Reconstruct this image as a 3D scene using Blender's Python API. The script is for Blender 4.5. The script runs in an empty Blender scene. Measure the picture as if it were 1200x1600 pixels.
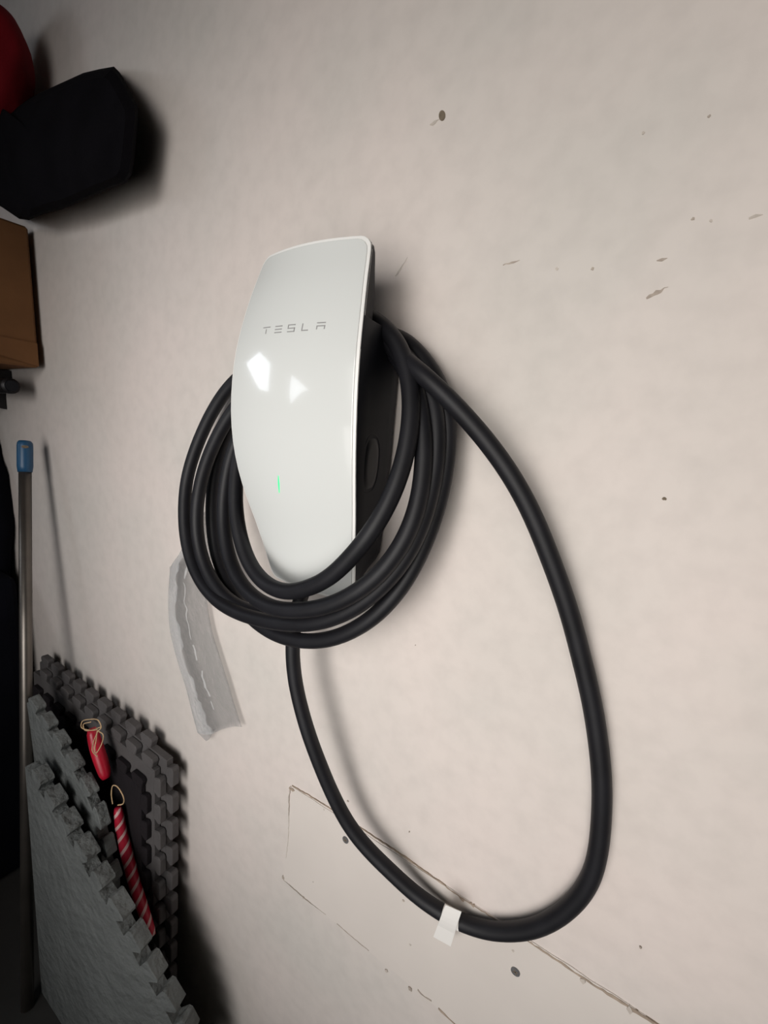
import bpy, bmesh, math, random
from mathutils import Vector, Matrix, noise
random.seed(7)
sc = bpy.context.scene
C = sc.collection

# ---------------------------------------------------------------- camera
ZO = 1.25                                   # height of the charger's centre above the floor
F = 680.0
CAM = Vector((0.3182, -0.42, ZO - 0.0076))
Rc = Matrix(((0.8391768, 0.5397463, 0.0667550),
             (-0.1555734, 0.1206213, 0.9804323),
             (0.5211326, -0.8331413, 0.1851928)))      # world -> camera
cd = bpy.data.cameras.new('camera'); cam = bpy.data.objects.new('camera', cd); C.objects.link(cam)
M = Rc.transposed().to_4x4(); M.translation = CAM
cam.matrix_world = M
cd.sensor_fit = 'VERTICAL'; cd.sensor_height = 24.0; cd.lens = 24.0 * F / 1600.0
cd.clip_start = 0.01; cd.clip_end = 60
sc.camera = cam

# ---------------------------------------------------------------- light and exposure
w = bpy.data.worlds.new('world'); sc.world = w; w.use_nodes = True
w.node_tree.nodes['Background'].inputs[0].default_value = (0.86, 0.90, 1.0, 1)
w.node_tree.nodes['Background'].inputs[1].default_value = 0.05

def area(name, loc, target, sx, sy, power, col, spread=180):
    l = bpy.data.lights.new(name, 'AREA'); l.shape = 'RECTANGLE'; l.size = sx; l.size_y = sy
    l.energy = power; l.color = col; l.spread = math.radians(spread)
    o = bpy.data.objects.new(name, l); C.objects.link(o); o.location = loc
    o.rotation_euler = (Vector(target) - Vector(loc)).to_track_quat('-Z', 'Y').to_euler()
    return o
# daylight entering the garage opening behind the camera
area('opening_daylight_middle', (0.44, -1.05, ZO + 0.03), (.36, 0, ZO + .02), 1.2, .9, 2.60, (1.0, .945, .885), 82)
area('opening_daylight_left', (-.02, -1.35, ZO + .1), (-.48, 0, ZO - .30), .7, .8, 2.2, (1.0, .97, .945), 80)
area('opening_daylight_low', (0.2, -1.1, ZO - .55), (.10, 0, ZO - .55), 1.0, .9, 2.35, (1.0, .97, .94), 100)
sc.view_settings.view_transform = 'Standard'
sc.view_settings.look = 'None'
sc.view_settings.gamma = 1.0
sc.view_settings.use_curve_mapping = False
sc.view_settings.exposure = 0.0

def at(x, y, d):
    """point at distance d in front of the wall on the sight line of a photo position"""
    r = Rc.transposed() @ Vector(((x - 600) / F, (800 - y) / F, -1))
    return CAM + r * ((-d - CAM.y) / r.y)
def atz(x, y, z):
    r = Rc.transposed() @ Vector(((x - 600) / F, (800 - y) / F, -1))
    return CAM + r * ((z - CAM.z) / r.z)

# ---------------------------------------------------------------- materials
def mat(name, col, rough=0.6, spec=0.5, var=0.0, vscale=8, bump=0.0, bscale=60, metal=0.0, coat=0.0,
        emit=None, estr=0, col2=None, detail=4, bdist=0.001):
    m = bpy.data.materials.new(name); m.use_nodes = True
    nt = m.node_tree; n = nt.nodes; L = nt.links; p = n['Principled BSDF']
    p.inputs['Base Color'].default_value = (*col, 1); p.inputs['Roughness'].default_value = rough
    p.inputs['Specular IOR Level'].default_value = spec; p.inputs['Metallic'].default_value = metal
    p.inputs['Coat Weight'].default_value = coat; p.inputs['Coat Roughness'].default_value = 0.03
    tc = n.new('ShaderNodeTexCoord')
    if var > 0 or col2:
        t = n.new('ShaderNodeTexNoise'); t.inputs['Scale'].default_value = vscale; t.inputs['Detail'].default_value = detail
        L.new(tc.outputs['Object'], t.inputs['Vector'])
        r = n.new('ShaderNodeValToRGB'); c2 = col2 or tuple(c * (1 - var) for c in col)
        r.color_ramp.elements[0].position = 0.32; r.color_ramp.elements[1].position = 0.68
        r.color_ramp.elements[0].color = (*c2, 1); r.color_ramp.elements[1].color = (*col, 1)
        L.new(t.outputs['Fac'], r.inputs['Fac']); L.new(r.outputs['Color'], p.inputs['Base Color'])
    if bump > 0:
        t = n.new('ShaderNodeTexNoise'); t.inputs['Scale'].default_value = bscale; t.inputs['Detail'].default_value = 5
        L.new(tc.outputs['Object'], t.inputs['Vector'])
        b = n.new('ShaderNodeBump'); b.inputs['Strength'].default_value = bump; b.inputs['Distance'].default_value = bdist
        L.new(t.outputs['Fac'], b.inputs['Height']); L.new(b.outputs['Normal'], p.inputs['Normal'])
    if emit:
        p.inputs['Emission Color'].default_value = (*emit, 1); p.inputs['Emission Strength'].default_value = estr
    return m

def wall_mat():
    m = mat('painted_plaster', (0.70, 0.635, 0.585), rough=0.62, spec=0.3, bump=0.06, bscale=24, bdist=0.0012)
    nt = m.node_tree; n = nt.nodes; L = nt.links; p = n['Principled BSDF']
    tc = n['Texture Coordinate']
    a = n.new('ShaderNodeTexNoise'); a.inputs['Scale'].default_value = 3.2; a.inputs['Detail'].default_value = 3
    b = n.new('ShaderNodeTexNoise'); b.inputs['Scale'].default_value = 45; b.inputs['Detail'].default_value = 4
    L.new(tc.outputs['Object'], a.inputs['Vector']); L.new(tc.outputs['Object'], b.inputs['Vector'])
    r = n.new('ShaderNodeValToRGB'); e = r.color_ramp.elements
    e[0].position = 0.35; e[0].color = (0.64, 0.60, 0.56, 1); e[1].position = 0.65; e[1].color = (0.72, 0.645, 0.605, 1)
    L.new(a.outputs['Fac'], r.inputs['Fac'])
    r2 = n.new('ShaderNodeValToRGB'); e = r2.color_ramp.elements
    e[0].position = 0.25; e[0].color = (0.93, 0.93, 0.93, 1); e[1].position = 0.6; e[1].color = (1, 1, 1, 1)
    L.new(b.outputs['Fac'], r2.inputs['Fac'])
    mx = n.new('ShaderNodeMix'); mx.data_type = 'RGBA'; mx.blend_type = 'MULTIPLY'; mx.inputs[0].default_value = 1
    L.new(r.outputs['Color'], mx.inputs[6]); L.new(r2.outputs['Color'], mx.inputs[7])
    L.new(mx.outputs[2], p.inputs['Base Color'])
    return m

M_wall = wall_mat()
M_patch = mat('patch_plaster', (0.70, 0.645, 0.60), rough=0.6, spec=0.3, var=0.06, vscale=7, bump=0.2, bscale=30, bdist=0.001)
M_crack = mat('crack_filler', (0.44, 0.35, 0.275), rough=0.9, var=0.35, vscale=90)
M_scuff = mat('scuff', (0.48, 0.41, 0.35), rough=0.9, var=0.3, vscale=150)
M_scuff_pale = mat('pale_scuff', (0.57, 0.51, 0.455), rough=0.9, var=0.2, vscale=120)
M_hole = mat('hole_dirt', (0.22, 0.175, 0.125), rough=0.95, var=0.4, vscale=200)
M_screw = mat('screw_zinc', (0.25, 0.25, 0.26), rough=0.5, metal=0.6, var=0.3, vscale=200)
M_ceil = mat('ceiling_paint', (0.30, 0.27, 0.23), rough=0.9, var=0.1)
M_side = mat('side_wall_paint', (0.34, 0.31, 0.28), rough=0.9, var=0.1)
M_floor = mat('dark_floor_paint', (0.05, 0.048, 0.045), rough=0.85, var=0.2, bump=0.3)
M_glass = mat('white_glass', (0.70, 0.722, 0.708), rough=0.14, spec=0.5, coat=0.45, var=0.01, vscale=3)
M_rim = mat('white_rim', (0.86, 0.86, 0.84), rough=0.3, spec=0.5, var=0.01)
M_body = mat('black_plastic', (0.007, 0.008, 0.012), rough=0.55, spec=0.18, bump=0.15, bscale=900, bdist=0.0002)
M_dock = mat('dock_plastic', (0.006, 0.007, 0.010), rough=0.4, spec=0.2, var=0.1)
M_letter = mat('grey_lettering', (0.33, 0.33, 0.33), rough=0.35, var=0.03)
M_led = mat('green_led', (0.02, 0.3, 0.12), emit=(0.06, 0.95, 0.32), estr=1.0)
M_cable = mat('black_rubber', (0.011, 0.011, 0.014), rough=0.5, spec=0.30, var=0.35, vscale=35, bump=0.25, bscale=300, bdist=0.0003)
M_tag = mat('white_label', (0.85, 0.83, 0.80), rough=0.5, var=0.04)
M_bag = mat('black_fabric', (0.005, 0.0045, 0.006), rough=0.95, spec=0.05, var=0.3, vscale=20, bump=0.5, bscale=700)
M_red = mat('red_fabric', (0.20, 0.004, 0.010), rough=0.8, spec=0.2, var=0.35, vscale=9, bump=0.4, bscale=400)
M_card = mat('cardboard', (0.19, 0.088, 0.036), rough=0.85, spec=0.2, var=0.25, vscale=9, bump=0.3, bscale=150)
M_card_in = mat('cardboard_edge', (0.36, 0.22, 0.11), rough=0.9, var=0.2)
M_metal = mat('black_metal', (0.015, 0.014, 0.015), rough=0.45, metal=0.3, var=0.2)
M_pole = mat('steel_pole', (0.20, 0.18, 0.16), rough=0.38, metal=0.85, var=0.25, vscale=18)
M_blue = mat('blue_plastic', (0.018, 0.085, 0.185), rough=0.4, var=0.15, vscale=30)
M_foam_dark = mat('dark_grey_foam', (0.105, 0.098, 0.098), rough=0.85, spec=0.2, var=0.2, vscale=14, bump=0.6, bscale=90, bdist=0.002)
M_foam_shade = mat('shade_black_foam', (0.016, 0.013, 0.015), rough=0.85, spec=0.2, var=0.2, vscale=14, bump=0.6, bscale=90, bdist=0.002)  # near-black colour stands in for the deep shade between the mats
M_foam = mat('grey_foam', (0.145, 0.155, 0.152), rough=0.75, spec=0.3, var=0.16, vscale=12, bump=1.0, bscale=48, bdist=0.012)
M_string = mat('twine', (0.62, 0.43, 0.24), rough=0.9, var=0.2, vscale=200)
M_crate = mat('dark_navy_fabric', (0.006, 0.0065, 0.010), rough=0.95, spec=0.05, var=0.3, vscale=12, bump=0.4, bscale=300)

def stripe_mat():
    m = mat('striped_red_wrap', (0.42, 0.012, 0.035), rough=0.4, spec=0.4)
    nt = m.node_tree; n = nt.nodes; L = nt.links; p = n['Principled BSDF']
    uv = n.new('ShaderNodeUVMap'); sp = n.new('ShaderNodeSeparateXYZ'); L.new(uv.outputs[0], sp.inputs[0])
    ad = n.new('ShaderNodeMath'); ad.operation = 'ADD'; mu = n.new('ShaderNodeMath'); mu.operation = 'MULTIPLY'; mu.inputs[1].default_value = -2; L.new(sp.outputs[0], mu.inputs[0]); L.new(mu.outputs[0], ad.inputs[0]); L.new(sp.outputs[1], ad.inputs[1])
    fr = n.new('ShaderNodeMath'); fr.operation = 'FRACT'; L.new(ad.outputs[0], fr.inputs[0])
    r = n.new('ShaderNodeValToRGB'); r.color_ramp.interpolation = 'CONSTANT'
    e = r.color_ramp.elements; e[0].color = (0.42, 0.012, 0.035, 1); e[1].position = 0.70; e[1].color = (0.60, 0.40, 0.38, 1)
    L.new(fr.outputs[0], r.inputs[0]); L.new(r.outputs[0], p.inputs['Base Color'])
    return m
M_stripe = stripe_mat()

def film_mat(name, base, lo, hi, tint, rough):
    m = bpy.data.materials.new(name); m.use_nodes = True
    nt = m.node_tree; n = nt.nodes; L = nt.links
    out = n['Material Output']; p = n['Principled BSDF']
    p.inputs['Base Color'].default_value = (base, base, base, 1); p.inputs['Roughness'].default_value = rough
    p.inputs['Specular IOR Level'].default_value = 1.0
    tr = n.new('ShaderNodeBsdfTransparent'); tr.inputs[0].default_value = (tint, tint, tint, 1); mx = n.new('ShaderNodeMixShader')
    tc = n.new('ShaderNodeTexCoord'); t = n.new('ShaderNodeTexNoise'); t.inputs['Scale'].default_value = 95; t.inputs['Detail'].default_value = 6
    L.new(tc.outputs['Object'], t.inputs['Vector'])
    b = n.new('ShaderNodeBump'); b.inputs['Strength'].default_value = 1.0; b.inputs['Distance'].default_value = 0.0045
    L.new(t.outputs['Fac'], b.inputs['Height']); L.new(b.outputs['Normal'], p.inputs['Normal'])
    fr = n.new('ShaderNodeLayerWeight'); fr.inputs['Blend'].default_value = 0.30; L.new(b.outputs['Normal'], fr.inputs['Normal'])
    mr = n.new('ShaderNodeMapRange'); mr.inputs[3].default_value = lo; mr.inputs[4].default_value = hi
    L.new(fr.outputs['Facing'], mr.inputs[0]); L.new(mr.outputs[0], mx.inputs[0])
    L.new(tr.outputs[0], mx.inputs[1]); L.new(p.outputs[0], mx.inputs[2]); L.new(mx.outputs[0], out.inputs[0])
    return m
M_film = film_mat('clear_plastic_film', .52, .12, .42, .88, .16)
M_film2 = film_mat('milky_plastic_film', .80, .22, .50, .97, .25)

# ---------------------------------------------------------------- helpers
def obj(name, bm, m, parent=None, smooth=False, label=None):
    bmesh.ops.recalc_face_normals(bm, faces=bm.faces)
    me = bpy.data.meshes.new(name); bm.to_mesh(me); bm.free()
    me.materials.append(m)
    if smooth:
        for f in me.polygons: f.use_smooth = True
    o = bpy.data.objects.new(name, me); C.objects.link(o)
    if parent: o.parent = parent; o.matrix_parent_inverse = Matrix.Translation(-parent.location)
    if label: o['label'] = label
    return o
def thing(name, label, cat, loc=(0, 0, 0), group=None):
    o = bpy.data.objects.new(name, None); C.objects.link(o); o.location = loc; o.empty_display_size = 0.05
    o['label'] = label; o['category'] = cat
    if group: o['group'] = group
    return o
def tag(o, label, cat, group=None):
    o['label'] = label; o['category'] = cat
    if group: o['group'] = group
    return o
def struct(name, bm, m, **k):
    o = obj(name, bm, m, **k); o['kind'] = 'structure'; return o
def box(bm, x0, x1, y0, y1, z0, z1):
    v = [bm.verts.new((x, y, z)) for z in (z0, z1) for y in (y0, y1) for x in (x0, x1)]
    for q in ((0, 2, 3, 1), (4, 5, 7, 6), (0, 1, 5, 4), (2, 6, 7, 3), (0, 4, 6, 2), (1, 3, 7, 5)):
        bm.faces.new([v[i] for i in q])
    return v
def bevel(bm, r, seg=2):
    bmesh.ops.bevel(bm, geom=list(bm.edges), offset=r, segments=seg, affect='EDGES', profile=0.6)
def prism(bm, pts, off):
    a = [bm.verts.new(p) for p in pts]; b = [bm.verts.new(Vector(p) + Vector(off)) for p in pts]
    bm.faces.new(a); bm.faces.new(b[::-1]); n = len(pts)
    for i in range(n): bm.faces.new((a[i], b[i], b[(i + 1) % n], a[(i + 1) % n]))
def catmull(P, step=0.006):
    P = [Vector(p) for p in P]; Q = [P[0] * 2 - P[1]] + P + [P[-1] * 2 - P[-2]]; out = []
    for i in range(1, len(Q) - 2):
        a, b, c, d = Q[i - 1:i + 3]; L = (c - b).length; k = max(2, int(L / step))
        # centripetal parametrisation
        t0 = 0; t1 = t0 + max(1e-6, (b - a).length ** .5); t2 = t1 + max(1e-6, (c - b).length ** .5); t3 = t2 + max(1e-6, (d - c).length ** .5)
        for j in range(k):
            t = t1 + (t2 - t1) * j / k
            A1 = a * ((t1 - t) / (t1 - t0)) + b * ((t - t0) / (t1 - t0))
            A2 = b * ((t2 - t) / (t2 - t1)) + c * ((t - t1) / (t2 - t1))
            A3 = c * ((t3 - t) / (t3 - t2)) + d * ((t - t2) / (t3 - t2))
            B1 = A1 * ((t2 - t) / (t2 - t0)) + A2 * ((t - t0) / (t2 - t0))
            B2 = A2 * ((t3 - t) / (t3 - t1)) + A3 * ((t - t1) / (t3 - t1))
            out.append(B1 * ((t2 - t) / (t2 - t1)) + B2 * ((t - t1) / (t2 - t1)))
    out.append(P[-1]); return out
def smooth_pts(P, n):
    for _ in range(n):
        P = [P[0]] + [(P[i - 1] + P[i] * 2 + P[i + 1]) / 4 for i in range(1, len(P) - 1)] + [P[-1]]
    return P
def sweep(bm, P, r, sides=16, cap=True, uv=None, turns=0.0, pitch=0.03):
    n = len(P); rad = r if callable(r) else (lambda t: r)
    T = [(P[min(i + 1, n - 1)] - P[max(i - 1, 0)]).normalized() for i in range(n)]
    u = T[0].orthogonal().normalized(); rings = []; s = 0; S = []
    for i in range(n):
        if i: s += (P[i] - P[i - 1]).length
        S.append(s)
        u = (u - T[i] * u.dot(T[i])).normalized(); v = T[i].cross(u)
        rr = rad(i / (n - 1))
        rings.append([bm.verts.new(P[i] + (u * math.cos(a) + v * math.sin(a)) * rr) for a in [2 * math.pi * k / sides for k in range(sides)]])
    for i in range(n - 1):
        for k in range(sides):
            f = bm.faces.new((rings[i][k], rings[i][(k + 1) % sides], rings[i + 1][(k + 1) % sides], rings[i + 1][k]))
            if uv:
                for lp, (ii, kk) in zip(f.loops, ((i, k), (i, k + 1), (i + 1, k + 1), (i + 1, k))):
                    lp[uv].uv = (kk / sides, S[ii] / pitch)
    if cap: bm.faces.new(rings[0][::-1]); bm.faces.new(rings[-1])
def interp(x, tab):
    if x <= tab[0][0]: return tab[0][1]
    for (a, p), (b, q) in zip(tab, tab[1:]):
        if x <= b: return p + (q - p) * (x - a) / (b - a)
    return tab[-1][1]
def spl(x, tab):
    """smooth interpolation of a table (Catmull-Rom)"""
    n = len(tab)
    if x <= tab[0][0]: return tab[0][1]
    if x >= tab[-1][0]: return tab[-1][1]
    i = max(j for j in range(n - 1) if tab[j][0] <= x)
    x1, y1 = tab[i]; x2, y2 = tab[i + 1]; x0, y0 = tab[i - 1] if i else (2 * x1 - x2, 2 * y1 - y2)
    x3, y3 = tab[i + 2] if i + 2 < n else (2 * x2 - x1, 2 * y2 - y1)
    m1 = (y2 - y0) / (x2 - x0); m2 = (y3 - y1) / (x3 - x1); h = x2 - x1; t = (x - x1) / h
    return y1 * (2*t**3 - 3*t*t + 1) + m1 * h * (t**3 - 2*t*t + t) + y2 * (-2*t**3 + 3*t*t) + m2 * h * (t**3 - t*t)

# ---------------------------------------------------------------- room shell
XL, XR, YB, ZC = -1.75, 2.6, -3.0, 2.5
bm = bmesh.new(); box(bm, XL, XR, 0, 0.12, 0, ZC); wall = struct('wall_back', bm, M_wall)
bm = bmesh.new(); box(bm, XL - .1, XR + .1, YB - .1, .12, -0.1, 0); struct('floor', bm, M_floor)
bm = bmesh.new(); box(bm, XL - .1, XR + .1, YB - .1, .12, ZC, ZC + 0.1); struct('ceiling', bm, M_ceil)
bm = bmesh.new(); box(bm, XL - .1, XL, YB, .12, 0, ZC); struct('wall_left', bm, M_side)
bm = bmesh.new(); box(bm, XR, XR + .1, YB, .12, 0, ZC); struct('wall_right', bm, M_side)

# two small gabled windows high in the left wall (mirrored in the charger's glass)
M_sky = mat('daylight_pane', (0.6, 0.7, 0.9), rough=0.2, emit=(0.86, 0.92, 1.0), estr=5.0)
M_frame = mat('window_frame', (0.45, 0.43, 0.40), rough=0.6, var=0.1)
for i, poly in enumerate(([(-.82, 1.74), (-1.02, 1.95), (-1.38, 1.86), (-1.45, 1.50), (-1.22, 1.50)], [(-2.02, 1.84), (-2.75, 1.70), (-2.45, 1.62), (-2.10, 1.37), (-2.04, 1.50)])):
    bm = bmesh.new(); prism(bm, [(XL + .004, y, z) for y, z in poly], (.006, 0, 0)); pane = struct('window_%d' % (i + 1), bm, M_sky)
    n_ = len(poly); cy = sum(q[0] for q in poly) / n_; cz = sum(q[1] for q in poly) / n_
    bm = bmesh.new()
    for k in range(n_):
        a, b = poly[k], poly[(k + 1) % n_]; o_ = lambda q: (cy + (q[0] - cy) * 1.1, cz + (q[1] - cz) * 1.1)
        prism(bm, [(XL + .001, *a), (XL + .001, *b), (XL + .001, *o_(b)), (XL + .001, *o_(a))], (.02, 0, 0))
    obj('window_frame', bm, M_frame, pane)

# plaster patch over an old opening, with its cracked joint, screws and wear
def wpt(x, y, d=0.0): return at(x, y, d)
TL, TR, BL, BR = wpt(457, 1228), wpt(1032, 1600), wpt(443, 1373), wpt(713, 1598)
def ext(a, b, k): return a + (b - a) * k
bm = bmesh.new()
top = [ext(TL, TR, k / 24) + Vector((0, 0, random.uniform(-.0009, .0009))) for k in range(25)]
bot = [ext(BL, BR, k / 24) + Vector((0, 0, random.uniform(-.0009, .0009))) for k in range(24, -1, -1)]
prism(bm, [(p.x, -0.0011, p.z) for p in top] + [(p.x, -0.0011, p.z) for p in bot], (0, 0.004, 0))
patch = obj('plaster_patch', bm, M_patch, wall)
def ribbon(pts, wfun, m, name, y=-0.0016, jit=0.0012, step=0.004, seed=0):
    rnd = random.Random(seed); P = []
    for a, b in zip(pts, pts[1:]):
        k = max(1, int((b - a).length / step)); P += [a + (b - a) * (j / k) for j in range(k)]
    P.append(pts[-1]); bm = bmesh.new(); prev = None; n = len(P)
    for i, p in enumerate(P):
        t = (P[min(i + 1, n - 1)] - P[max(i - 1, 0)]).normalized(); nn = Vector((-t.z, 0, t.x))
        ww = wfun(i / (n - 1)) * rnd.uniform(.45, 1.4); c = p + nn * rnd.uniform(-jit, jit)
        a = bm.verts.new((c.x + nn.x * ww / 2, y, c.z + nn.z * ww / 2)); b = bm.verts.new((c.x - nn.x * ww / 2, y, c.z - nn.z * ww / 2))
        a2 = bm.verts.new((a.co.x, y + .0022, a.co.z)); b2 = bm.verts.new((b.co.x, y + .0022, b.co.z))
        q = (a, b, b2, a2)
        if prev:
            for u in range(4): bm.faces.new((prev[u], prev[(u + 1) % 4], q[(u + 1) % 4], q[u]))
        else: bm.faces.new(q)
        prev = q
    bm.faces.new(prev[::-1])
    return obj(name, bm, m, wall)
pl = lambda L: [wpt(*q) for q in L]
ribbon(pl([(457, 1227), (480, 1240), (513, 1260), (563, 1292), (633, 1338), (720, 1400), (770, 1432), (829, 1471)]),
       lambda t: .0011 + .0008 * t, M_crack, 'joint_crack', jit=.0006, seed=1)
ribbon(pl([(829, 1471), (870, 1498), (913, 1527), (979, 1569), (1036, 1606)]), lambda t: .0018 + .0016 * t, M_crack, 'joint_crack', jit=.0006, seed=2)
ribbon(pl([(455, 1228), (452, 1245), (452, 1300), (448, 1340)]), lambda t: .0016 * (1 - t) + .0003, M_scuff_pale, 'joint_crack', jit=.0005, seed=3)
ribbon(pl([(443, 1373), (475, 1402), (510, 1428)]), lambda t: .0005, M_scuff_pale, 'joint_crack', jit=.0004, seed=4)
ribbon(pl([(527, 1442), (555, 1466), (577, 1484)]), lambda t: .0009, M_scuff, 'joint_crack', jit=.0004, seed=5)
ribbon(pl([(653, 1545), (664, 1556), (675, 1563)]), lambda t: .0022, M_scuff, 'joint_crack', jit=.001, seed=6)
ribbon(pl([(686, 1573), (700, 1588), (716, 1602)]), lambda t: .0034, M_crack, 'joint_crack', jit=.001, seed=7)
for q, ww, s in (((722, 1402), .004, 8), ((738, 1411), .003, 9), ((911, 1529), .006, 10), ((984, 1574), .007, 11), ((457, 1232), .005, 12)):
    ribbon([wpt(q[0] - 4, q[1] - 2), wpt(q[0], q[1] + 1), wpt(q[0] + 4, q[1] + 2)], lambda t, ww=ww: ww * math.sin(math.pi * (0.15 + 0.7 * t)), M_scuff_pale if s in (10, 11) else M_crack, 'chipped_plaster', y=-.0021, seed=s, step=.0015)
def mark(p0, p1, ww, m, seed, name='scratch'):
    ribbon([wpt(*p0), (wpt(*p0) + wpt(*p1)) / 2, wpt(*p1)], lambda t: ww * math.sin(math.pi * min(1, .1 + t)) + .0002, m, name, y=-0.0004, jit=ww * .25, step=.0022, seed=seed)
mark((1010, 467), (1044, 448), .0028, M_scuff, 20)
mark((1026, 408), (1043, 404), .0022, M_scuff, 21)
mark((786, 414), (812, 407), .0015, M_scuff, 22)
mark((618, 432), (637, 402), .0018, M_scuff_pale, 23)
mark((1170, 343), (1192, 336), .0035, M_scuff_pale, 24)
mark((672, 196), (688, 186), .0022, M_scuff_pale, 25)
for i, (q, r, m) in enumerate([((1038, 779), .0016, M_hole), ((926, 420), .0014, M_scuff), ((870, 420), .0013, M_scuff_pale), ((1083, 342), .0013, M_scuff), ((1111, 345), .0011, M_scuff_pale),
                  ((1108, 182), .0010, M_scuff), ((1005, 208), .0012, M_scuff_pale), ((443, 1370), .0036, M_scuff), ((475, 1402), .0020, M_scuff), ((631, 1406), .0022, M_scuff),
                  ((604, 1516), .0026, M_scuff_pale), ((641, 1544), .0030, M_scuff), ((1001, 1479), .0012, M_scuff), ((642, 1475), .0018, M_scuff_pale), ((490, 1377), .0010, M_scuff),
                  ((544, 1251), .0013, M_scuff), ((507, 1264), .0016, M_scuff_pale), ((802, 1484), .0016, M_scuff_pale), ((640, 1299), .0009, M_scuff), ((649, 1008), .0008, M_scuff)]):
    bm = bmesh.new(); c = wpt(*q); rnd = random.Random(i); n = 9
    prism(bm, [(c.x + r * rnd.uniform(.6, 1.2) * math.cos(2 * math.pi * k / n), -0.0014 if q[1] > 1200 else -.0005, c.z + r * rnd.uniform(.6, 1.2) * math.sin(2 * math.pi * k / n)) for k in range(n)], (0, .0012, 0))
    obj('wall_speck', bm, m, wall)
# old plug hole near the top
bm = bmesh.new(); c = wpt(691, 181)
prism(bm, [(c.x + 0.0034 * math.cos(a) - .001 * math.sin(a), -0.0006, c.z + .0046 * math.sin(a)) for a in [2 * math.pi * k / 14 for k in range(14)]], (0, .0004, 0))
obj('plug_hole', bm, M_hole, wall, label='small brown plug hole')
for q in ((541, 1311), (806, 1516)):
    c = wpt(*q); bm = bmesh.new()
    prism(bm, [(c.x + .0050 * math.cos(a), -0.0022, c.z + .0050 * math.sin(a)) for a in [2 * math.pi * k / 20 for k in range(20)]], (0, .002, 0))
    s = obj('screw', bm, M_screw, wall, label='grey countersunk screw head')
    bm = bmesh.new()
    for rot in (0.5, 0.5 + math.pi / 2):
        dx, dz = math.cos(rot), math.sin(rot)
        prism(bm, [(c.x + a * dx * .0032 - b * dz * .0006, -.0024, c.z + a * dz * .0032 + b * dx * .0006) for a, b in ((-1, -1), (1, -1), (1, 1), (-1, 1))], (0, .0003, 0))
    o = obj('screw_slot', bm, M_hole, s)

# ---------------------------------------------------------------- wall charger
# front outline: half width and distance from the wall against height above the centre
W = [(-.192, .0620), (-.18, .0634), (-.15, .0680), (-.12, .0728), (-.09, .0782), (-.06, .0819), (-.03, .0839), (0, .0843), (.03, .0834), (.06, .0818), (.09, .0790), (.12, .0750), (.15, .0702), (.167, .0668)]
Dp = [(-.192, .0590), (-.18, .0615), (-.15, .0693), (-.12, .0783), (-.09, .0878), (-.06, .0956), (-.03, .1008), (0, .1030), (.03, .1026), (.06, .0997), (.09, .0936), (.12, .0856), (.15, .0758), (.167, .0710)]
ZT, ZB = .161, -.190
def hw(z, inset=0, rc=.010):
    v = spl(z, W) - inset
    for e in (ZT - inset - z, z - ZB - inset):
        if e < rc: v -= rc - math.sqrt(max(0, rc * rc - (rc - max(0, e)) ** 2))
    return v
BUL = .008
def face_y(x, z, inset=0):
    s = max(-1, min(1, x / spl(z, W))); return -(spl(z, Dp) + BUL * (1 - s * s))
def zrows(inset, n=34):
    a, b = ZB + inset, ZT - inset; r = []
    for k in range(n + 1):
        t = k / n; r.append(a + (b - a) * (0.5 - 0.5 * math.cos(math.pi * t)))
    return r
def arch(x, z):                              # the top edge rises, the bottom edge sags a little in the middle
    s = x / .085
    return z + .0025 * (1 - s * s) * max(0, (z - .10) / .061) - .002 * (1 - s * s) * max(0, (-z - .12) / .07)
def shell(inset, y_front, thick, cols=18):
    """curved slab: front surface offset by y_front, thickness thick"""
    bm = bmesh.new(); rows = zrows(inset); G = []
    for z in rows:
        h = hw(z, inset); fr = []; bk = []
        for k in range(cols + 1):
            x = h * math.sin(math.pi / 2 * (2 * k / cols - 1)); zz = arch(x, z); y = face_y(x, z) - y_front
            fr.append(bm.verts.new((x, y, zz + ZO))); bk.append(bm.verts.new((x, y + thick, zz + ZO)))
        G.append((fr, bk))
    for (f0, b0), (f1, b1) in zip(G, G[1:]):
        for k in range(cols):
            bm.faces.new((f0[k], f0[k + 1], f1[k + 1], f1[k])); bm.faces.new((b0[k], b1[k], b1[k + 1], b0[k + 1]))
        bm.faces.new((f0[0], f1[0], b1[0], b0[0])); bm.faces.new((f0[cols], b0[cols], b1[cols], f1[cols]))
    for (f, b) in (G[0], G[-1]):
        for k in range(cols): bm.faces.new((f[k], b[k], b[k + 1], f[k + 1]))
    return bm
ch = thing('wall_charger', 'white curved glass wall charger for electric cars with black body on cream wall', 'charger', (0, 0, ZO))
rim = obj('faceplate_rim', shell(0, 0, .0030), M_rim, ch, smooth=True, label='bright white rim around the front')
md = rim.modifiers.new('b', 'BEVEL'); md.width = .0008; md.segments = 2; md.limit_method = 'ANGLE'; md.angle_limit = math.radians(50)
gl = obj('glass_faceplate', shell(.0028, .0009, .0030), M_glass, ch, smooth=True, label='glossy white tempered glass front')
md = gl.modifiers.new('b', 'BEVEL'); md.width = .0006; md.segments = 2; md.limit_method = 'ANGLE'; md.angle_limit = math.radians(50)
def lofted(rows, sec, cols=1):
    """rows: list of z; sec(z) -> list of (x, y) closed section"""
    bm = bmesh.new(); R_ = []
    for z in rows: R_.append([bm.verts.new((x, y, zz + ZO)) for x, y, zz in sec(z)])
    n = len(R_[0])
    for a, b in zip(R_, R_[1:]):
        for k in range(n): bm.faces.new((a[k], a[(k + 1) % n], b[(k + 1) % n], b[k]))
    bm.faces.new(R_[0][::-1]); bm.faces.new(R_[-1]); return bm
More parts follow.
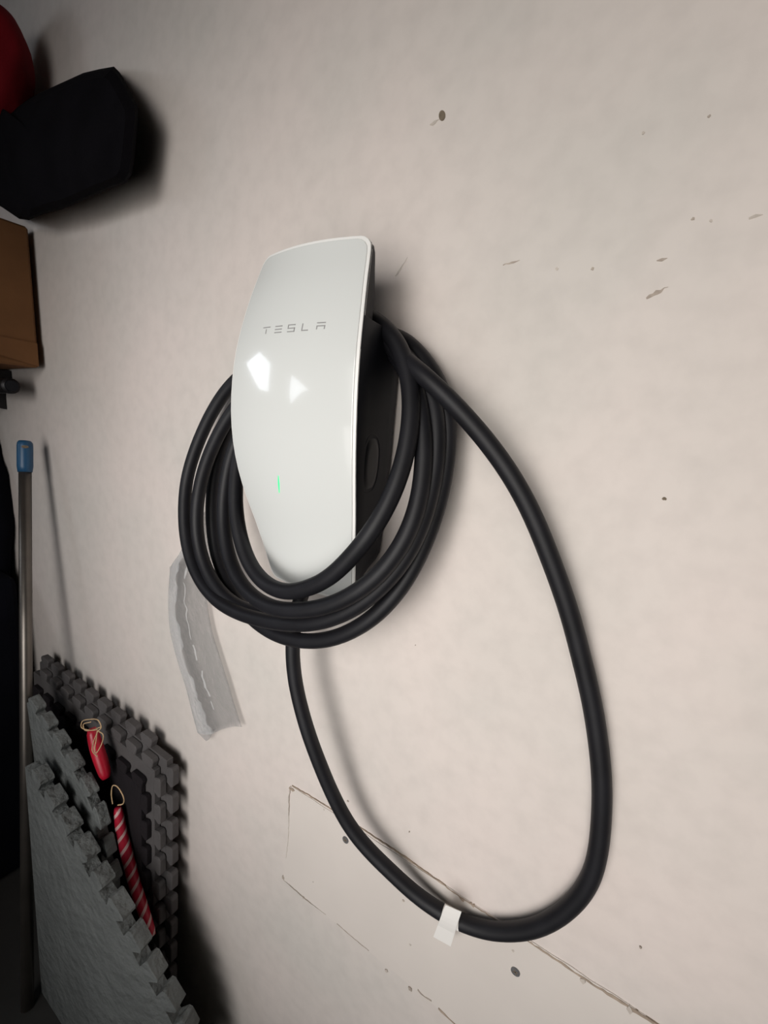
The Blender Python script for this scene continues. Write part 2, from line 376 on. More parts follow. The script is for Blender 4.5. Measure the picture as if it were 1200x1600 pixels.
def section(z, hf, hb, yf, yb, rc=.006, zs=lambda y: 0):
    pts = []
    # front edge follows the face's bulge, sides taper towards the wall
    for k in range(9):
        x = -hf + 2 * hf * k / 8; pts.append((x, yf + .0 - (BUL - .002) * (1 - (x / hf) ** 2)))
    for t in (.25, .5, .75): pts.append((hf + (hb - hf) * (t ** .8), yf + (yb - yf) * t))
    pts += [(hb, yb - rc), (hb - rc, yb), (0, yb), (-hb + rc, yb), (-hb, yb - rc)]
    for t in (.75, .5, .25): pts.append((-(hf + (hb - hf) * (t ** .8)), yf + (yb - yf) * t))
    return [(x, y, z + zs(y)) for x, y in pts]
HB = [(-.17, .052), (-.155, .056), (-.125, .059), (-.045, .0635), (.039, .0655), (.09, .066)]
def rb(z):
    d = spl(z, Dp)
    # the base slopes up from the front lip to the wall
    k = max(0, (-z - .150) / .035)
    yb = -k * .045
    return section(z, hw(z, -.0006), spl(z, HB), -(d - .0012), min(-.0006, yb))
rows = [-.188, -.182, -.172, -.162, -.155, -.148, -.13, -.11, -.09, -.07, -.05, -.03, -.01, .01, .03, .05, .07, .090]
obj('rear_housing', lofted(rows, rb), M_body, ch, smooth=True, label='black plastic rear housing')
def hd(z):
    d = spl(z, Dp); h = hw(z, -.0006)
    k = max(0, (z - .115) / .045)
    return section(z, h, h * (.84 + .12 * min(1, k)), -(d - .0012), -(d - .034 + .024 * min(1, k)), rc=.003)
rows = [.060, .075, .09, .105, .115, .125, .135, .145, .151, .156, .160, .1615]
obj('hood', lofted(rows, hd), M_body, ch, smooth=True, label='black upper hood that holds the cable')
for o in list(ch.children):
    if o.name in ('rear_housing', 'hood'):
        md = o.modifiers.new('b', 'BEVEL'); md.width = .0012; md.segments = 2; md.limit_method = 'ANGLE'; md.angle_limit = math.radians(40)
# oval dock on the right flank
def flank(y, z):
    d = spl(z, Dp); hf = hw(z, .0006) - .0004; hb = spl(z, HB); t = max(0, min(1, (y + d - .0028) / (d - .0028)))
    return hf + (hb - hf) * t ** .8
DY, DZ = -.061, -.042
def oval(k, n, sy, sz, out, cut=0):
    a = 2 * math.pi * k / n; cy = math.copysign(abs(math.cos(a)) ** .75, math.cos(a)); cz = math.copysign(abs(math.sin(a)) ** .8, math.sin(a))
    y = DY + sy * cy; z = DZ + sz * cz
    return Vector((flank(y, z) + out, y, z + ZO))
bm = bmesh.new(); n = 28; R_ = []
for sy, sz, out in ((.0215, .0300, -.002), (.0212, .0296, .0004), (.0206, .0290, .0010), (.0198, .0280, .0010), (.0192, .0274, .0002)):
    R_.append([bm.verts.new(oval(k, n, sy, sz, out)) for k in range(n)])
for a, b in zip(R_, R_[1:]):
    for k in range(n): bm.faces.new((a[k], a[(k + 1) % n], b[(k + 1) % n], b[k]))
obj('dock_collar', bm, M_body, ch, smooth=True, label='oval collar on the right flank')
bm = bmesh.new(); R_ = []
for sy, sz, out in ((.0192, .0274, .0000), (.0168, .0250, .0008), (.0140, .0215, .0020), (.0100, .0175, .0022)):
    R_.append([bm.verts.new(oval(k, n, sy, sz, out)) for k in range(n)])
for a, b in zip(R_, R_[1:]):
    for k in range(n): bm.faces.new((a[k], a[(k + 1) % n], b[(k + 1) % n], b[k]))
bm.faces.new(R_[-1])
obj('dock_button', bm, M_dock, ch, smooth=True, label='glossy black oval button')
# cable gland under the unit
bm = bmesh.new(); g0 = Vector((-.008, -.052, ZO - .172))
sweep(bm, [g0, g0 + Vector((-.001, 0, -.012)), g0 + Vector((-.003, 0, -.024))], lambda t: .0135 - .002 * t, 18)
obj('cable_gland', bm, M_body, ch, smooth=True)
# lettering (flat strokes laid on the glass)
def onface(x, z, up=.0012): return Vector((x, face_y(x, z) - up, arch(x, z) + ZO))
def face_x(px, py):
    z = 0; x = 0
    for _ in range(25):
        y = face_y(x, z); p = at(px, py, -y); x, z = p.x, p.z - ZO
    return x, z
LT = {'T': [(0, 1, 1, 1), (.5, .72, .5, 0)], 'E': [(0, 1, 1, 1), (0, .5, 1, .5), (0, 0, 1, 0)],
      'S': [(0, 1, 1, 1), (0, 1, 0, .5), (0, .5, 1, .5), (1, .5, 1, 0), (0, 0, 1, 0)],
      'L': [(0, 1, 0, 0), (0, 0, 1, 0)], 'A': [(0, 1, 1, 1), (0, .52, 0, 0), (0, .52, 1, .52), (1, .52, 1, 0)]}
for chx, x0p, x1p, yb, yt in (('T', 411.5, 421, 522.3, 512.3), ('E', 430.5, 440, 520, 510.2), ('S', 450.3, 460.3, 518.6, 508), ('L', 472.5, 481.5, 516.7, 506.4), ('A', 495.5, 507.5, 515, 504.6)):
    xa, za = face_x(x0p, yb); xb, zb_ = face_x(x1p, yb - .5); zt = face_x((x0p + x1p) / 2, yt)[1]; zb = (za + zb_) / 2
    wl = xb - xa; hl = zt - zb; tk = .00095; bm = bmesh.new()
    for (u0, v0, u1, v1) in LT[chx]:
        X0, Z0, X1, Z1 = xa + u0 * wl, zb + v0 * hl, xa + u1 * wl, zb + v1 * hl
        if abs(u0 - u1) < 1e-6: q = [(X0 - tk / 2, Z0 + tk / 2 * (1 if v0 == 1 or v0 == .52 else 0)), (X0 + tk / 2, Z0 + tk / 2 * (1 if v0 == 1 or v0 == .52 else 0)), (X0 + tk / 2, Z1 - tk / 2 * (v1 == 0 and chx in 'SL')), (X0 - tk / 2, Z1 - tk / 2 * (v1 == 0 and chx in 'SL'))]
        else: q = [(X0 - tk / 2, Z0 - tk / 2), (X1 + tk / 2, Z0 - tk / 2), (X1 + tk / 2, Z0 + tk / 2), (X0 - tk / 2, Z0 + tk / 2)]
        prism(bm, [onface(*c) for c in q], (0, .0005, 0))
    obj('letter', bm, M_letter, gl)
(xa, za), (xb, zb) = face_x(436, 743), face_x(437.5, 770); bm = bmesh.new()
q = []
for t, wd in ((0, .35), (.25, .8), (.5, 1), (.75, .8), (1, .35)): q.append((xa + (xb - xa) * t, za + (zb - za) * t, wd * .0010))
prism(bm, [onface(x - w_, z) for x, z, w_ in q] + [onface(x + w_, z) for x, z, w_ in q[::-1]], (0, .0005, 0))
obj('status_light', bm, M_led, ch, label='thin glowing green status line')

# ---------------------------------------------------------------- charging cable: gland, long loop, five turns round the unit
def A(*L): return [at(x, y, d) for x, y, d in L]
wz = lambda x, d, z: Vector((x, -d, z + ZO))
path = [g0 + Vector((-.002, 0, -.012))]
path += A((463, 955, .056), (458, 990, .058), (457, 1022, .060), (462, 1070, .060), (480, 1140, .058), (497, 1187, .054), (516, 1233, .048), (545, 1289, .040), (575, 1327, .034), (613, 1364, .027), (645, 1394, .022),
          (673, 1415, .018), (692, 1427, .016), (720, 1441, .014), (757, 1453, .0125), (795, 1456, .0120), (832, 1451, .0115), (865, 1436, .0115), (893, 1415, .0115), (921, 1378, .0115), (934, 1336, .0115), (939, 1289, .0115),
          (941, 1233, .0120), (938, 1187, .0125), (930, 1126, .013), (921, 1079, .014), (907, 1023, .016), (889, 955, .020), (858, 868, .026), (829, 798, .031), (797, 740, .036), (757, 685, .042), (722, 645, .047), (693, 615, .051), (660, 585, .055), (630, 560, .046))
TOPD = []
def over(d, z, xr=.050, xl=-.050):           # the stretch across the top, behind the hood
    return [wz(xr, d, z - .008), wz(.02, d, z), wz(-.02, d, z), wz(xl, d, z - .008)]
# turn 1 : nearest the wall, lowest at the bottom
path += over(.030, .098)
path += A((372, 640, .028), (348, 690, .028), (334, 750, .030), (331, 810, .034), (338, 865, .042), (360, 920, .054), (395, 967, .066), (435, 993, .072), (477, 1002, .073), (515, 999, .072), (550, 986, .070), (588, 961, .065), (626, 919, .056), (655, 868, .048), (678, 810, .040), (693, 750, .035), (700, 690, .031), (698, 640, .028), (686, 600, .025), (662, 562, .022), (635, 533, .020))
path += over(.012, .100)
# turn 2 : leftmost on the left
path += A((374, 589, .014), (343, 625, .020), (313, 683, .030), (293, 744, .042), (288, 797, .053), (293, 853, .063), (311, 903, .072), (338, 937, .079), (371, 957, .083), (410, 969, .086), (450, 975, .088), (495, 973, .088), (545, 955, .084), (595, 918, .077), (637, 865, .068), (662, 810, .058), (677, 750, .050), (683, 700, .044), (682, 650, .040), (672, 610, .036), (650, 575, .034), (620, 545, .032))
path += over(.032, .100)
# turn 3
path += A((376, 626, .036), (345, 672, .044), (320, 730, .052), (309, 780, .058), (307, 820, .062), (313, 863, .066), (330, 905, .070), (360, 940, .073), (400, 958, .074), (450, 963, .074), (500, 958, .074), (550, 940, .072), (592, 908, .066), (628, 865, .056), (650, 810, .046), (660, 760, .042), (664, 700, .038), (660, 650, .036), (646, 600, .034), (622, 560, .032))
path += over(.034, .104)
# turn 4
path += A((384, 660, .040), (362, 710, .050), (351, 765, .058), (349, 815, .066), (356, 865, .076), (373, 907, .086), (398, 935, .094), (430, 951, .099), (468, 954, .100), (512, 947, .098), (557, 926, .094), (598, 892, .086), (630, 848, .078), (650, 800, .070), (660, 750, .062), (663, 700, .056), (659, 650, .050), (648, 600, .046), (628, 560, .042))
path += over(.040, .106)
# turn 5 : the small one, over the front of the glass
path += A((392, 650, .046), (376, 700, .056), (369, 745, .068), (368, 790, .078), (373, 830, .086), (384, 868, .092), (401, 899, .097), (424, 919, .100), (447, 926, .101), (476, 921, .102), (512, 905, .102), (548, 871, .100), (577, 836, .097), (604, 792, .088), (624, 745, .079), (637, 693, .070), (643, 642, .062), (641, 600, .056), (632, 560, .050), (616, 528, .046), (596, 508, .044))
path += [wz(.040, .040, .106), wz(.01, .034, .108), wz(-.02, .030, .106)]
bm = bmesh.new(); P = smooth_pts(catmull(path, .005), 14)
sweep(bm, P, .0087, 18)
tag(obj('charging_cable', bm, M_cable, smooth=True), 'thick black rubber charging cable coiled around the wall charger with one long drooping loop', 'cable')

# paper label folded over the cable
bm = bmesh.new()
tl, tr, br_, bl = at(696, 1414, .0275), at(721, 1425, .0265), at(704, 1479, .022), at(677, 1464, .022)
rows = []
for k in range(9):
    t = k / 8; a = tl.lerp(bl, t); b = tr.lerp(br_, t); lift = Vector((0, -.0022 * math.sin(math.pi * min(1, t * 1.6)), 0))
    rows.append((a + lift, b + lift))
R_ = [[bm.verts.new(a.lerp(b, s / 3)) for s in range(4)] for a, b in rows]
R2 = [[bm.verts.new(a.lerp(b, s / 3) + Vector((0, .0004, 0))) for s in range(4)] for a, b in rows]
for i in range(8):
    for s in range(3):
        bm.faces.new((R_[i][s], R_[i][s + 1], R_[i + 1][s + 1], R_[i + 1][s])); bm.faces.new((R2[i][s], R2[i + 1][s], R2[i + 1][s + 1], R2[i][s + 1]))
    bm.faces.new((R_[i][0], R_[i + 1][0], R2[i + 1][0], R2[i][0])); bm.faces.new((R_[i][3], R2[i][3], R2[i + 1][3], R_[i + 1][3]))
for i in (0, 8):
    for s in range(3): bm.faces.new((R_[i][s], R2[i][s], R2[i][s + 1], R_[i][s + 1]))
lab = tag(obj('cable_label', bm, M_tag), 'small white paper label folded around the bottom of the hanging cable loop', 'label')
# the wrap of the same label round the cable
i0 = min(range(len(P)), key=lambda i: (P[i] - at(706, 1434, .015)).length)
bm = bmesh.new(); sweep(bm, P[i0 - 2:i0 + 3], .0090, 20, cap=False)
wr = obj('label_wrap', bm, M_tag, lab, smooth=True)

# ---------------------------------------------------------------- clear plastic sleeve hanging on the wall
Lp = [(300, 800), (284, 858), (268, 884), (264, 915), (263, 945), (266, 985), (277, 1030), (291, 1075), (300, 1112), (309, 1145)]
Rp = [(345, 800), (335, 850), (325, 885), (323, 915), (324, 945), (331, 985), (342, 1022), (355, 1063), (366, 1100), (378, 1137)]
bm = bmesh.new(); NR, NC = 46, 14; fr = []; bk = []
def along(T, t):
    k = t * (len(T) - 1); return (spl(k, [(i, p[0]) for i, p in enumerate(T)]), spl(k, [(i, p[1]) for i, p in enumerate(T)]))
for i in range(NR + 1):
    t = i / NR; l = along(Lp, t); r = along(Rp, t); a, b = at(*l, .016), at(*r, .010); rf = []; rk = []
    for k in range(NC + 1):
        s = k / NC; p = a.lerp(b, s); puff = (math.sin(math.pi * s) ** .8 * .006 + .007 * max(0, 1 - abs(s - .42 - .05 * math.sin(t * 7)) / .4)) * (1 - .7 * max(0, (t - .8) / .2))
        nz = noise.noise(Vector((s * 5, t * 16, 0))) * .0028 + noise.noise(Vector((s * 14, t * 34, 3))) * .0012
        if i == NR: p = p + Vector((0, 0, -.004 * math.sin(s * 6)))
        e = math.sin(math.pi * s) ** .4 if 0 < s < 1 else 0
        rf.append(bm.verts.new(p + Vector((0, -puff + nz * e, 0)))); rk.append(bm.verts.new(p + Vector((0, puff * .25 + .0004, 0))))
    fr.append(rf); bk.append(rk)
for i in range(NR):
    for k in range(NC):
        bm.faces.new((fr[i][k], fr[i][k + 1], fr[i + 1][k + 1], fr[i + 1][k])); bm.faces.new((bk[i][k], bk[i + 1][k], bk[i + 1][k + 1], bk[i][k + 1]))
    bm.faces.new((fr[i][0], fr[i + 1][0], bk[i + 1][0], bk[i][0])); bm.faces.new((fr[i][NC], bk[i][NC], bk[i + 1][NC], fr[i + 1][NC]))
GRID = [[v.co.copy() for v in r] for r in fr]
sl = tag(obj('plastic_sleeve', bm, M_film, smooth=True), 'clear crumpled plastic sleeve hanging on the wall behind the coiled cable', 'plastic bag')
bm = bmesh.new(); prev = None                 # milky doubled fold down the left side
for i in range(3, NR + 1):
    kk = 5 if noise.noise(Vector((i * .21, 0, 0))) > 0 else 4
    row = [GRID[i][k] + Vector((0, -.0005, 0)) for k in range(6)] + [GRID[i][kk + 1] + Vector((0, -.0005, 0))]
    row = [bm.verts.new(q) for q in row] + [bm.verts.new(q + Vector((0, .0002, 0))) for q in row[::-1]]
    if prev:
        for u in range(14): bm.faces.new((prev[u], prev[(u + 1) % 14], row[(u + 1) % 14], row[u]))
    prev = row
obj('folded_edge', bm, M_film2, sl, smooth=True, label='milky doubled fold of the sleeve')
M_glint = film_mat('glint_film', .9, .30, .6, .97, .12)  # whiter strips painted in for the glints along the crease
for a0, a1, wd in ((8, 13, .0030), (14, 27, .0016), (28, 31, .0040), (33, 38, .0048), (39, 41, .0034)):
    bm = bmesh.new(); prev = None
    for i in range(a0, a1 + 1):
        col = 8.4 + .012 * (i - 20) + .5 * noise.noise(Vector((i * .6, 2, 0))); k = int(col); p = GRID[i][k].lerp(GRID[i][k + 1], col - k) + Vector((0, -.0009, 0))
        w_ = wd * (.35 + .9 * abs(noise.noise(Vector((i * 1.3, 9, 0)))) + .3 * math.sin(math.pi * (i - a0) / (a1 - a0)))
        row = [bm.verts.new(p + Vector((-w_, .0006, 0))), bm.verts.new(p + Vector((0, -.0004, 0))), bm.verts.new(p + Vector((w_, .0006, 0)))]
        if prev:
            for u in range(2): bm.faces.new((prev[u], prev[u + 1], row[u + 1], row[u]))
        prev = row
    obj('crease_glint', bm, M_glint, sl)
bm = bmesh.new()
q = [at(309, 1145, .013), at(322, 1158, .012), (at(326, 1156, .012)), at(336, 1139, .011)]
prism(bm, q, (0, .0006, 0)); obj('torn_corner', bm, M_film, sl)
bm = bmesh.new()
q = [at(266, 925, .016), at(265, 886, .016), at(284, 868, .016), at(275, 900, .018), at(270, 922, .018)]
prism(bm, q, (0, .0006, 0)); obj('torn_flap', bm, M_film, sl)

# ---------------------------------------------------------------- things at the left
# added grey cabinet, mostly out of view, shades the upper wall; right flank shows
c = at(47, 60, .002)
cb = thing('shading_cabinet', 'grey cabinet block added above the red cushion to darken the top left corner', 'cabinet', (c.x - .3, 0, ZO + .66))
bm = bmesh.new(); box(bm, XL + .02, c.x, -.55, -.002, ZO + .78, ZC - .02); bevel(bm, .003, 1); obj('carcass', bm, M_side, cb)
for k in range(2):
    x0 = XL + .03 + k * (c.x - XL - .05) / 2; x1 = x0 + (c.x - XL - .05) / 2 - .008
    bm = bmesh.new(); box(bm, x0, x1, -.568, -.5505, ZO + .79, ZC - .03); bevel(bm, .002, 1); d_ = obj('door', bm, M_side, cb)
    bm = bmesh.new(); hx = x1 - .03 if k == 0 else x0 + .03; sweep(bm, [Vector((hx, -.568, ZO + .90)), Vector((hx, -.585, ZO + .90)), Vector((hx, -.585, ZO + 1.0)), Vector((hx, -.568, ZO + 1.0))], .004, 8); obj('handle', bm, M_metal, d_)

# cardboard box on a dark rack
bz0, bz1 = ZO + .070, ZO + .342; bx1 = -.815
bx = thing('cardboard_box', 'brown cardboard box under the black bag at the left edge', 'box', (-1.1, -.16, bz0))
bm = bmesh.new(); box(bm, -1.35, bx1, -.30, -.012, bz0, bz1); bevel(bm, .004, 1)
for v in bm.verts:
    v.co.x += noise.noise(v.co * 9) * .004; v.co.z += noise.noise(v.co * 7 + Vector((5, 0, 0))) * .003
obj('carton', bm, M_card, bx)
bm = bmesh.new()                               # torn flap lifting along the lower edge
prism(bm, [Vector((bx1 + .003, -.014, bz0 + .004)), Vector((bx1 + .006, -.10, bz0 + .018)), Vector((bx1 + .008, -.20, bz0 + .014)), Vector((bx1 + .006, -.28, bz0 + .03)), Vector((bx1 + .003, -.28, bz0 + .06)), Vector((bx1 + .003, -.014, bz0 + .05))], (.002, 0, 0))
obj('flap', bm, M_card, bx)
rk = thing('wall_shelf', 'black metal wall shelf with a round rail under the cardboard box', 'shelf', (-1.3, 0, bz0 - .04))
bm = bmesh.new(); box(bm, -1.62, -1.00, -.36, -.002, bz0 - .026, bz0 - .001); obj('board', bm, M_metal, rk)
for x in (-1.06, -1.55):
    bm = bmesh.new(); prism(bm, [(x, -.002, bz0 - .026), (x, -.34, bz0 - .026), (x, -.34, bz0 - .04), (x, -.002, bz0 - .09)], (.012, 0, 0)); obj('bracket', bm, M_metal, rk)
bm = bmesh.new(); e = at(17, 603, .05)
sweep(bm, [Vector((-1.6, e.y, e.z)), Vector((e.x - .01, e.y, e.z)), Vector((e.x, e.y, e.z))], .016, 16)
r = obj('rail', bm, M_metal, rk, smooth=True, label='round black rail end below the box')
bm = bmesh.new(); sweep(bm, [Vector((e.x, e.y, e.z)), Vector((e.x + .006, e.y, e.z))], .011, 16); obj('end_cap', bm, M_dock, r)

def lump(center, rad, m, name, seed, sub=4, power=2.6, amp=.06, freq=3.0, rot=None):
    bm = bmesh.new(); bmesh.ops.create_icosphere(bm, subdivisions=sub, radius=1)
    for v in bm.verts:
        c = v.co.normalized(); k = (abs(c.x) ** power + abs(c.y) ** power + abs(c.z) ** power) ** (-1 / power)
        n_ = 1 + amp * noise.noise(c * freq + Vector((seed, 0, 0)))
        p = Vector((c.x * k * rad[0] * n_, c.y * k * rad[1] * n_, c.z * k * rad[2] * n_))
        if rot: p = rot @ p
        v.co = p + Vector(center)
    return obj(name, bm, m, smooth=True)
# black fabric bag : a slumped flat block against the wall, its blunt end towards the charger
OUT = [(178, 104), (187, 113), (195, 126), (206, 146), (215, 164), (216, 182), (213, 215), (210, 245), (206, 272), (198, 285), (160, 300), (120, 318), (98, 327), (70, 334), (45, 344), (30, 342), (5, 325), (-60, 285),
       (-110, 220), (-110, 90), (-60, 120), (0, 180), (30, 163), (60, 146), (95, 130), (130, 114), (155, 108)]
cx_, cy_ = 70, 220; bm = bmesh.new(); R_ = []
for d, k in ((.006, .97), (.020, 1.0), (.042, 1.0), (.058, .965), (.068, .86), (.074, .6), (.076, .3)):
    R_.append([bm.verts.new(at(cx_ + (x - cx_) * k, cy_ + (y - cy_) * k, d)) for x, y in OUT])
n = len(OUT)
for a, b in zip(R_, R_[1:]):
    for k in range(n): bm.faces.new((a[k], a[(k + 1) % n], b[(k + 1) % n], b[k]))
bm.faces.new(R_[0][::-1]); bm.faces.new(R_[-1])
tag(obj('fabric_bag', bm, M_bag), 'long black fabric bag lying on the cardboard box with its blunt end by the wall', 'bag')
c = at(-14, 110, .07)
tag(lump((c.x, c.y, c.z), (.088, .05, .088), M_red, 'red_cushion', 3, power=2.3, amp=.05), 'dark red rounded cushion on top of the black bag in the upper left corner', 'cushion')

# dark bundle hanging on the rack
c = at(-48, 780, .06); c2 = at(4, 938, .05)
bm = bmesh.new(); pts = [Vector((c.x, -.06, e.z - .02)), Vector((c.x + .005, -.06, ZO - .12)), Vector((c.x + .02, -.06, ZO - .24)), Vector((c2.x - .09, -.06, c2.z + .02)), Vector((c2.x - .10, -.06, c2.z - .02))]
sweep(bm, catmull(pts, .02), lambda t: .045 + .05 * math.sin(math.pi * min(1, t * 1.05)) ** 2 , 16)
for v in bm.verts: v.co.y = -.006 + (v.co.y + .006) * .55; v.co += Vector((1, .3, .5)) * (noise.noise(v.co * 18) * .010)
jk = tag(obj('hanging_jacket', bm, M_crate, smooth=True), 'dark navy jacket hanging from the shelf rail behind the steel pole', 'jacket')
bm = bmesh.new(); sweep(bm, smooth_pts(catmull([c2 + Vector((-.09, .01, .05)), c2 + Vector((-.03, 0, .03)), c2 + Vector((.012, -.01, -.01)), c2 + Vector((0, -.005, -.05)), c2 + Vector((-.07, .01, -.06))], .01), 4), .030, 12)
obj('sleeve', bm, M_crate, jk, smooth=True)
bm = bmesh.new(); box(bm, -1.62, -.975, -.52, -.03, 0, ZO - .42); bevel(bm, .03, 3)
for v in bm.verts: v.co += Vector((noise.noise(v.co * 8), 0, noise.noise(v.co * 7 + Vector((9, 0, 0))))) * .012 if v.co.z > .05 else Vector((0, 0, 0))
tag(obj('black_holdall', bm, M_crate), 'large black soft holdall standing on the floor left of the foam mats', 'bag')

# mop pole with a blue cap
pt = at(39, 692, .045); pb = atz(43, 1575, 0.0); ax = (pb - pt).normalized()
pole = thing('mop_pole', 'steel mop pole with blue hanging cap leaning against the wall', 'pole', tuple(pb))
bm = bmesh.new(); sweep(bm, [pt + ax * .05, pt.lerp(pb, .5), pb + Vector((0, 0, .002))], .0112, 18); obj('tube', bm, M_pole, pole, smooth=True)
bm = bmesh.new(); sweep(bm, [pt - ax * .004, pt, pt + ax * .006, pt + ax * .05, pt + ax * .062, pt + ax * .0621], lambda t: (.0105, .0132, .0140, .0140, .0125, .0115)[round(t * 5)], 20)
capo = obj('cap', bm, M_blue, pole, smooth=True, label='blue plastic hanging cap')
vd = (CAM - pt).normalized(); vd = (vd - ax * vd.dot(ax)).normalized(); sd = ax.cross(vd)
bm = bmesh.new(); cc = pt + ax * .010 + vd * .0138
prism(bm, [cc + sd * (.006 * math.cos(a)) + ax * (.0032 * math.sin(a)) for a in [2 * math.pi * k / 14 for k in range(14)]], vd * .0009)
obj('hanging_hole', bm, M_hole, capo)

# ---------------------------------------------------------------- interlocking foam mats
def arc(P):
    L = [0]
    for a, b in zip(P, P[1:]): L.append(L[-1] + (b - a).length)
    return L
def foam_mat(name, top, z_top, lean, thick, m, pitch=.055, phase=0, end_tabs=(False, True), h=None, label='', depth=.019, group=None):
    """a sheet standing on the floor whose top edge follows the polyline 'top' (x, distance) ; lean = extra distance at the floor"""
    top = catmull([Vector((q[0], -q[1], (q[2] if len(q) > 2 else z_top))) for q in top], .012); L = arc(top); tot = L[-1]
    def P_(s, z, o):
        s = max(0, min(tot, s)) if not (s < 0 or s > tot) else s
        k = 0
        while k < len(L) - 2 and L[k + 1] < s: k += 1
        t = (s - L[k]) / (L[k + 1] - L[k]); p = top[k].lerp(top[k + 1], t); dr = (top[k + 1] - top[k]); dr.z = 0; dr.normalize(); nn = Vector((dr.y, -dr.x, 0)); sl = (top[k + 1] - top[k]).normalized(); up_ = (Vector((0, 0, 1)) - sl * sl.z).normalized(); zz = min(z, z_top - depth)
        if nn.y > 0: nn = -nn
        q = p + nn * o; q.y -= lean * (1 - z / z_top); q.z = zz * (p.z - depth) / (z_top - depth); return q + up_ * (z - zz)
    bm = bmesh.new(); ns = max(8, int(tot / .02)); nz = 12; F_ = []; B_ = []
    for j in range(nz + 1):
        z = .001 + (z_top - depth - .001) * j / nz
        F_.append([bm.verts.new(P_(tot * i / ns, z, thick)) for i in range(ns + 1)]); B_.append([bm.verts.new(P_(tot * i / ns, z, 0)) for i in range(ns + 1)])
    for j in range(nz):
        for i in range(ns):
            bm.faces.new((F_[j][i], F_[j][i + 1], F_[j + 1][i + 1], F_[j + 1][i])); bm.faces.new((B_[j][i], B_[j + 1][i], B_[j + 1][i + 1], B_[j][i + 1]))
        for i in (0, ns): bm.faces.new((F_[j][i], F_[j + 1][i], B_[j + 1][i], B_[j][i]))
    for j in (0, nz):
        for i in range(ns): bm.faces.new((F_[j][i], B_[j][i], B_[j][i + 1], F_[j][i + 1]))
    def tab(pts):                              # pts : (s, z) corners
        a = [bm.verts.new(P_(s, z, thick)) for s, z in pts]; b = [bm.verts.new(P_(s, z, 0)) for s, z in pts]; n = len(pts)
        bm.faces.new(a); bm.faces.new(b[::-1])
        for i in range(n): bm.faces.new((a[i], b[i], b[(i + 1) % n], a[(i + 1) % n]))
    s = pitch * (.5 + phase); zb = z_top - depth - .001
    while s < tot - pitch * .25:
        u, v = pitch * .26, pitch * .36
        tab([(s - u, zb), (s + u, zb), (s + v, z_top - .005), (s + v * .8, z_top), (s - v * .8, z_top), (s - v, z_top - .005)]); s += pitch
    for end, on in zip((0, tot), end_tabs):
        if not on: continue
        sg = -1 if end == 0 else 1; z = z_top - pitch * .85
        while z > pitch * .5:
            u, v = pitch * .26, pitch * .36
            tab([(end - sg * .001, z - u), (end - sg * .001, z + u), (end + sg * (depth - .005), z + v), (end + sg * depth, z + v * .8), (end + sg * depth, z - v * .8), (end + sg * (depth - .005), z - v)]); z -= pitch
    o = obj(name, bm, m)
    md = o.modifiers.new('b', 'BEVEL'); md.width = .0015; md.segments = 1; md.limit_method = 'ANGLE'; md.angle_limit = math.radians(50)
    return tag(o, label, 'foam mat', group)
zb1 = ZO - .600
foam_mat('foam_mat', [(-.885, .018), (-.62, .018), (-.350, .018)], zb1, .02, .014, M_foam_dark, label='dark grey interlocking foam mat leaning flat against the wall, closest to it', group='interlocking foam mats')
foam_mat('foam_mat', [(-.885, .033), (-.62, .033), (-.366, .033)], zb1 - .020, .02, .013, M_foam_dark, phase=.5, label='dark grey foam mat leaning second from the wall behind the red striped wrap', group='interlocking foam mats')
foam_mat('foam_mat', [(-.885, .047), (-.62, .047), (-.392, .047)], zb1 - .062, .02, .010, M_foam_shade, phase=.2, label='foam mat coloured black for the shaded gap in front of the two dark grey ones', group='interlocking foam mats')
def top_from_px(L): return [(q.x, -q.y, q.z) for q in (at(x, y, d) for x, y, d in L)]
tA = top_from_px([(56, 1076, .094), (72, 1098, .093), (103, 1142, .092), (136, 1194, .091), (158, 1238, .090), (170, 1288, .089), (178, 1330, .088), (188, 1358, .088)])
tB = top_from_px([(60, 1170, .128), (85, 1211, .127), (104, 1240, .126), (122, 1270, .125), (146, 1309, .122), (165, 1344, .119), (190, 1382, .115), (216, 1430, .109), (244, 1484, .101), (276, 1541, .090), (300, 1604, .078), (310, 1650, .070)])
zA, zB = tA[0][2], tB[0][2]
foam_mat('foam_mat', tA, zA, .01, .019, M_foam, label='mid grey foam mat standing between the striped wrap and the front mat', group='interlocking foam mats', end_tabs=(False, False))
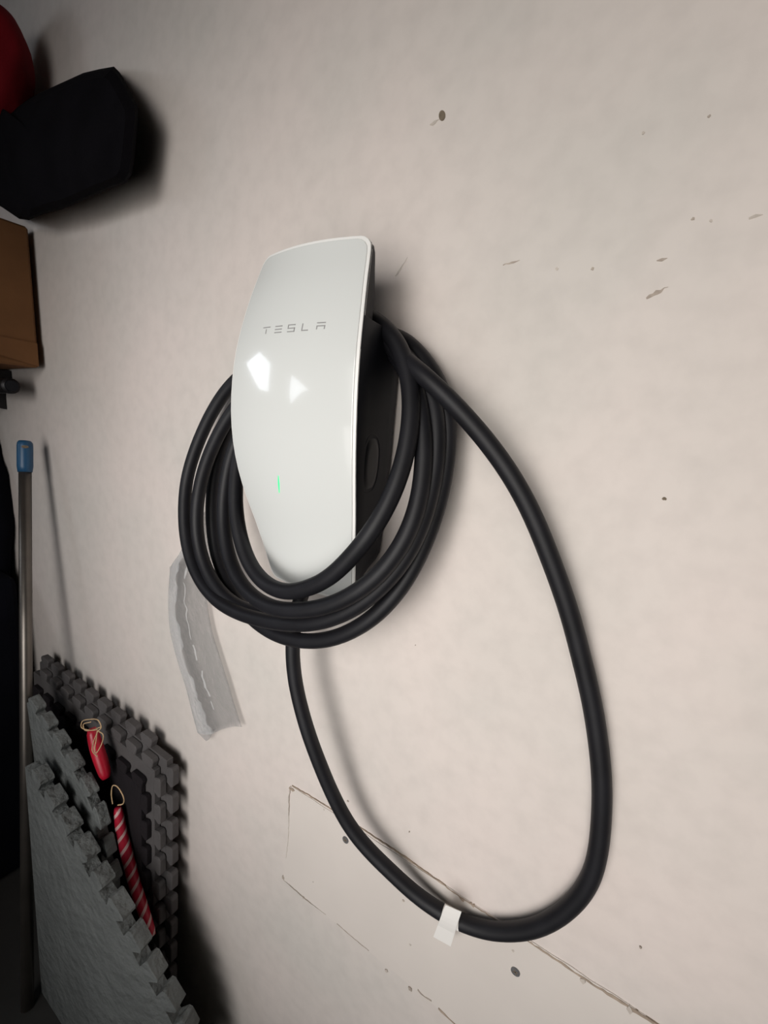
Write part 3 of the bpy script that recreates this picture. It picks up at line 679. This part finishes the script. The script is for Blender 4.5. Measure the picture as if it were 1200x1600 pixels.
foam_mat('foam_mat', tB, zB, .01, .023, M_foam, phase=.3, label='light grey foam mat with a textured face standing in front, nearest the pole', group='interlocking foam mats', depth=.024, end_tabs=(False, False))

# red striped wraps with twine in the gap between the mats
def wrap(name, L, z, r, m, label, pitch=.03, stripes=True):
    pts = [at(x, y, z) for x, y, dz in L]
    bm = bmesh.new(); uv = bm.loops.layers.uv.new('UVMap')
    sweep(bm, catmull(pts, .008), lambda t: r * (.55 + .45 * math.sin(math.pi * min(1, max(0, t * 1.0))) ** .4), 18, uv=uv, pitch=pitch)
    return tag(obj(name, bm, m, smooth=True), label, 'gift wrap')
w1 = wrap('wrapped_gift', [(143, 1138, 0), (151, 1168, -.012), (160, 1196, -.03), (166, 1216, -.05)], 0.078, .012, M_red, 'bright red wrapped roll with a twine bow between the foam mats', .04)
w2 = wrap('striped_gift', [(184, 1262, -.03), (190, 1300, -.02), (200, 1340, -.015), (211, 1382, -.015), (224, 1422, -.02), (238, 1462, -.04)], 0.074, .0105, M_stripe, 'red roll with slanted white stripes wedged behind the light grey foam mat', .024)
w1.data.materials[0] = mat('bright_red_wrap', (0.50, 0.008, 0.03), rough=0.35, spec=0.5, var=0.3, vscale=25)
def twine(loops, parent, z):
    for lp in loops:
        pts = catmull([at(x, y, z - dz) for x, y, dz in lp], .002); bm = bmesh.new(); sweep(bm, pts, .0009, 6)
        obj('twine_loop', bm, M_string, parent, smooth=True)
zt = .094
twine([[(152, 1140, 0), (140, 1141, .002), (127, 1136, .002), (128, 1128, .002), (140, 1124, .002), (154, 1126, .002), (158, 1136, 0), (152, 1143, 0)],
       [(152, 1142, 0), (150, 1158, 0), (148, 1172, -.004), (151, 1176, -.006), (159, 1162, 0), (161, 1148, 0), (153, 1142, 0)],
       [(153, 1142, 0), (146, 1160, 0), (144, 1172, 0), (152, 1182, -.006)],
       [(157, 1136, .002), (146, 1140, .004), (132, 1140, .004), (130, 1133, .004), (142, 1128, .004)]], w1, zt)
twine([[(176, 1256, -.02), (174, 1240, -.012), (176, 1228, -.01), (184, 1230, -.01), (193, 1246, -.012), (192, 1256, -.02), (184, 1258, -.024)]], w2, zt)
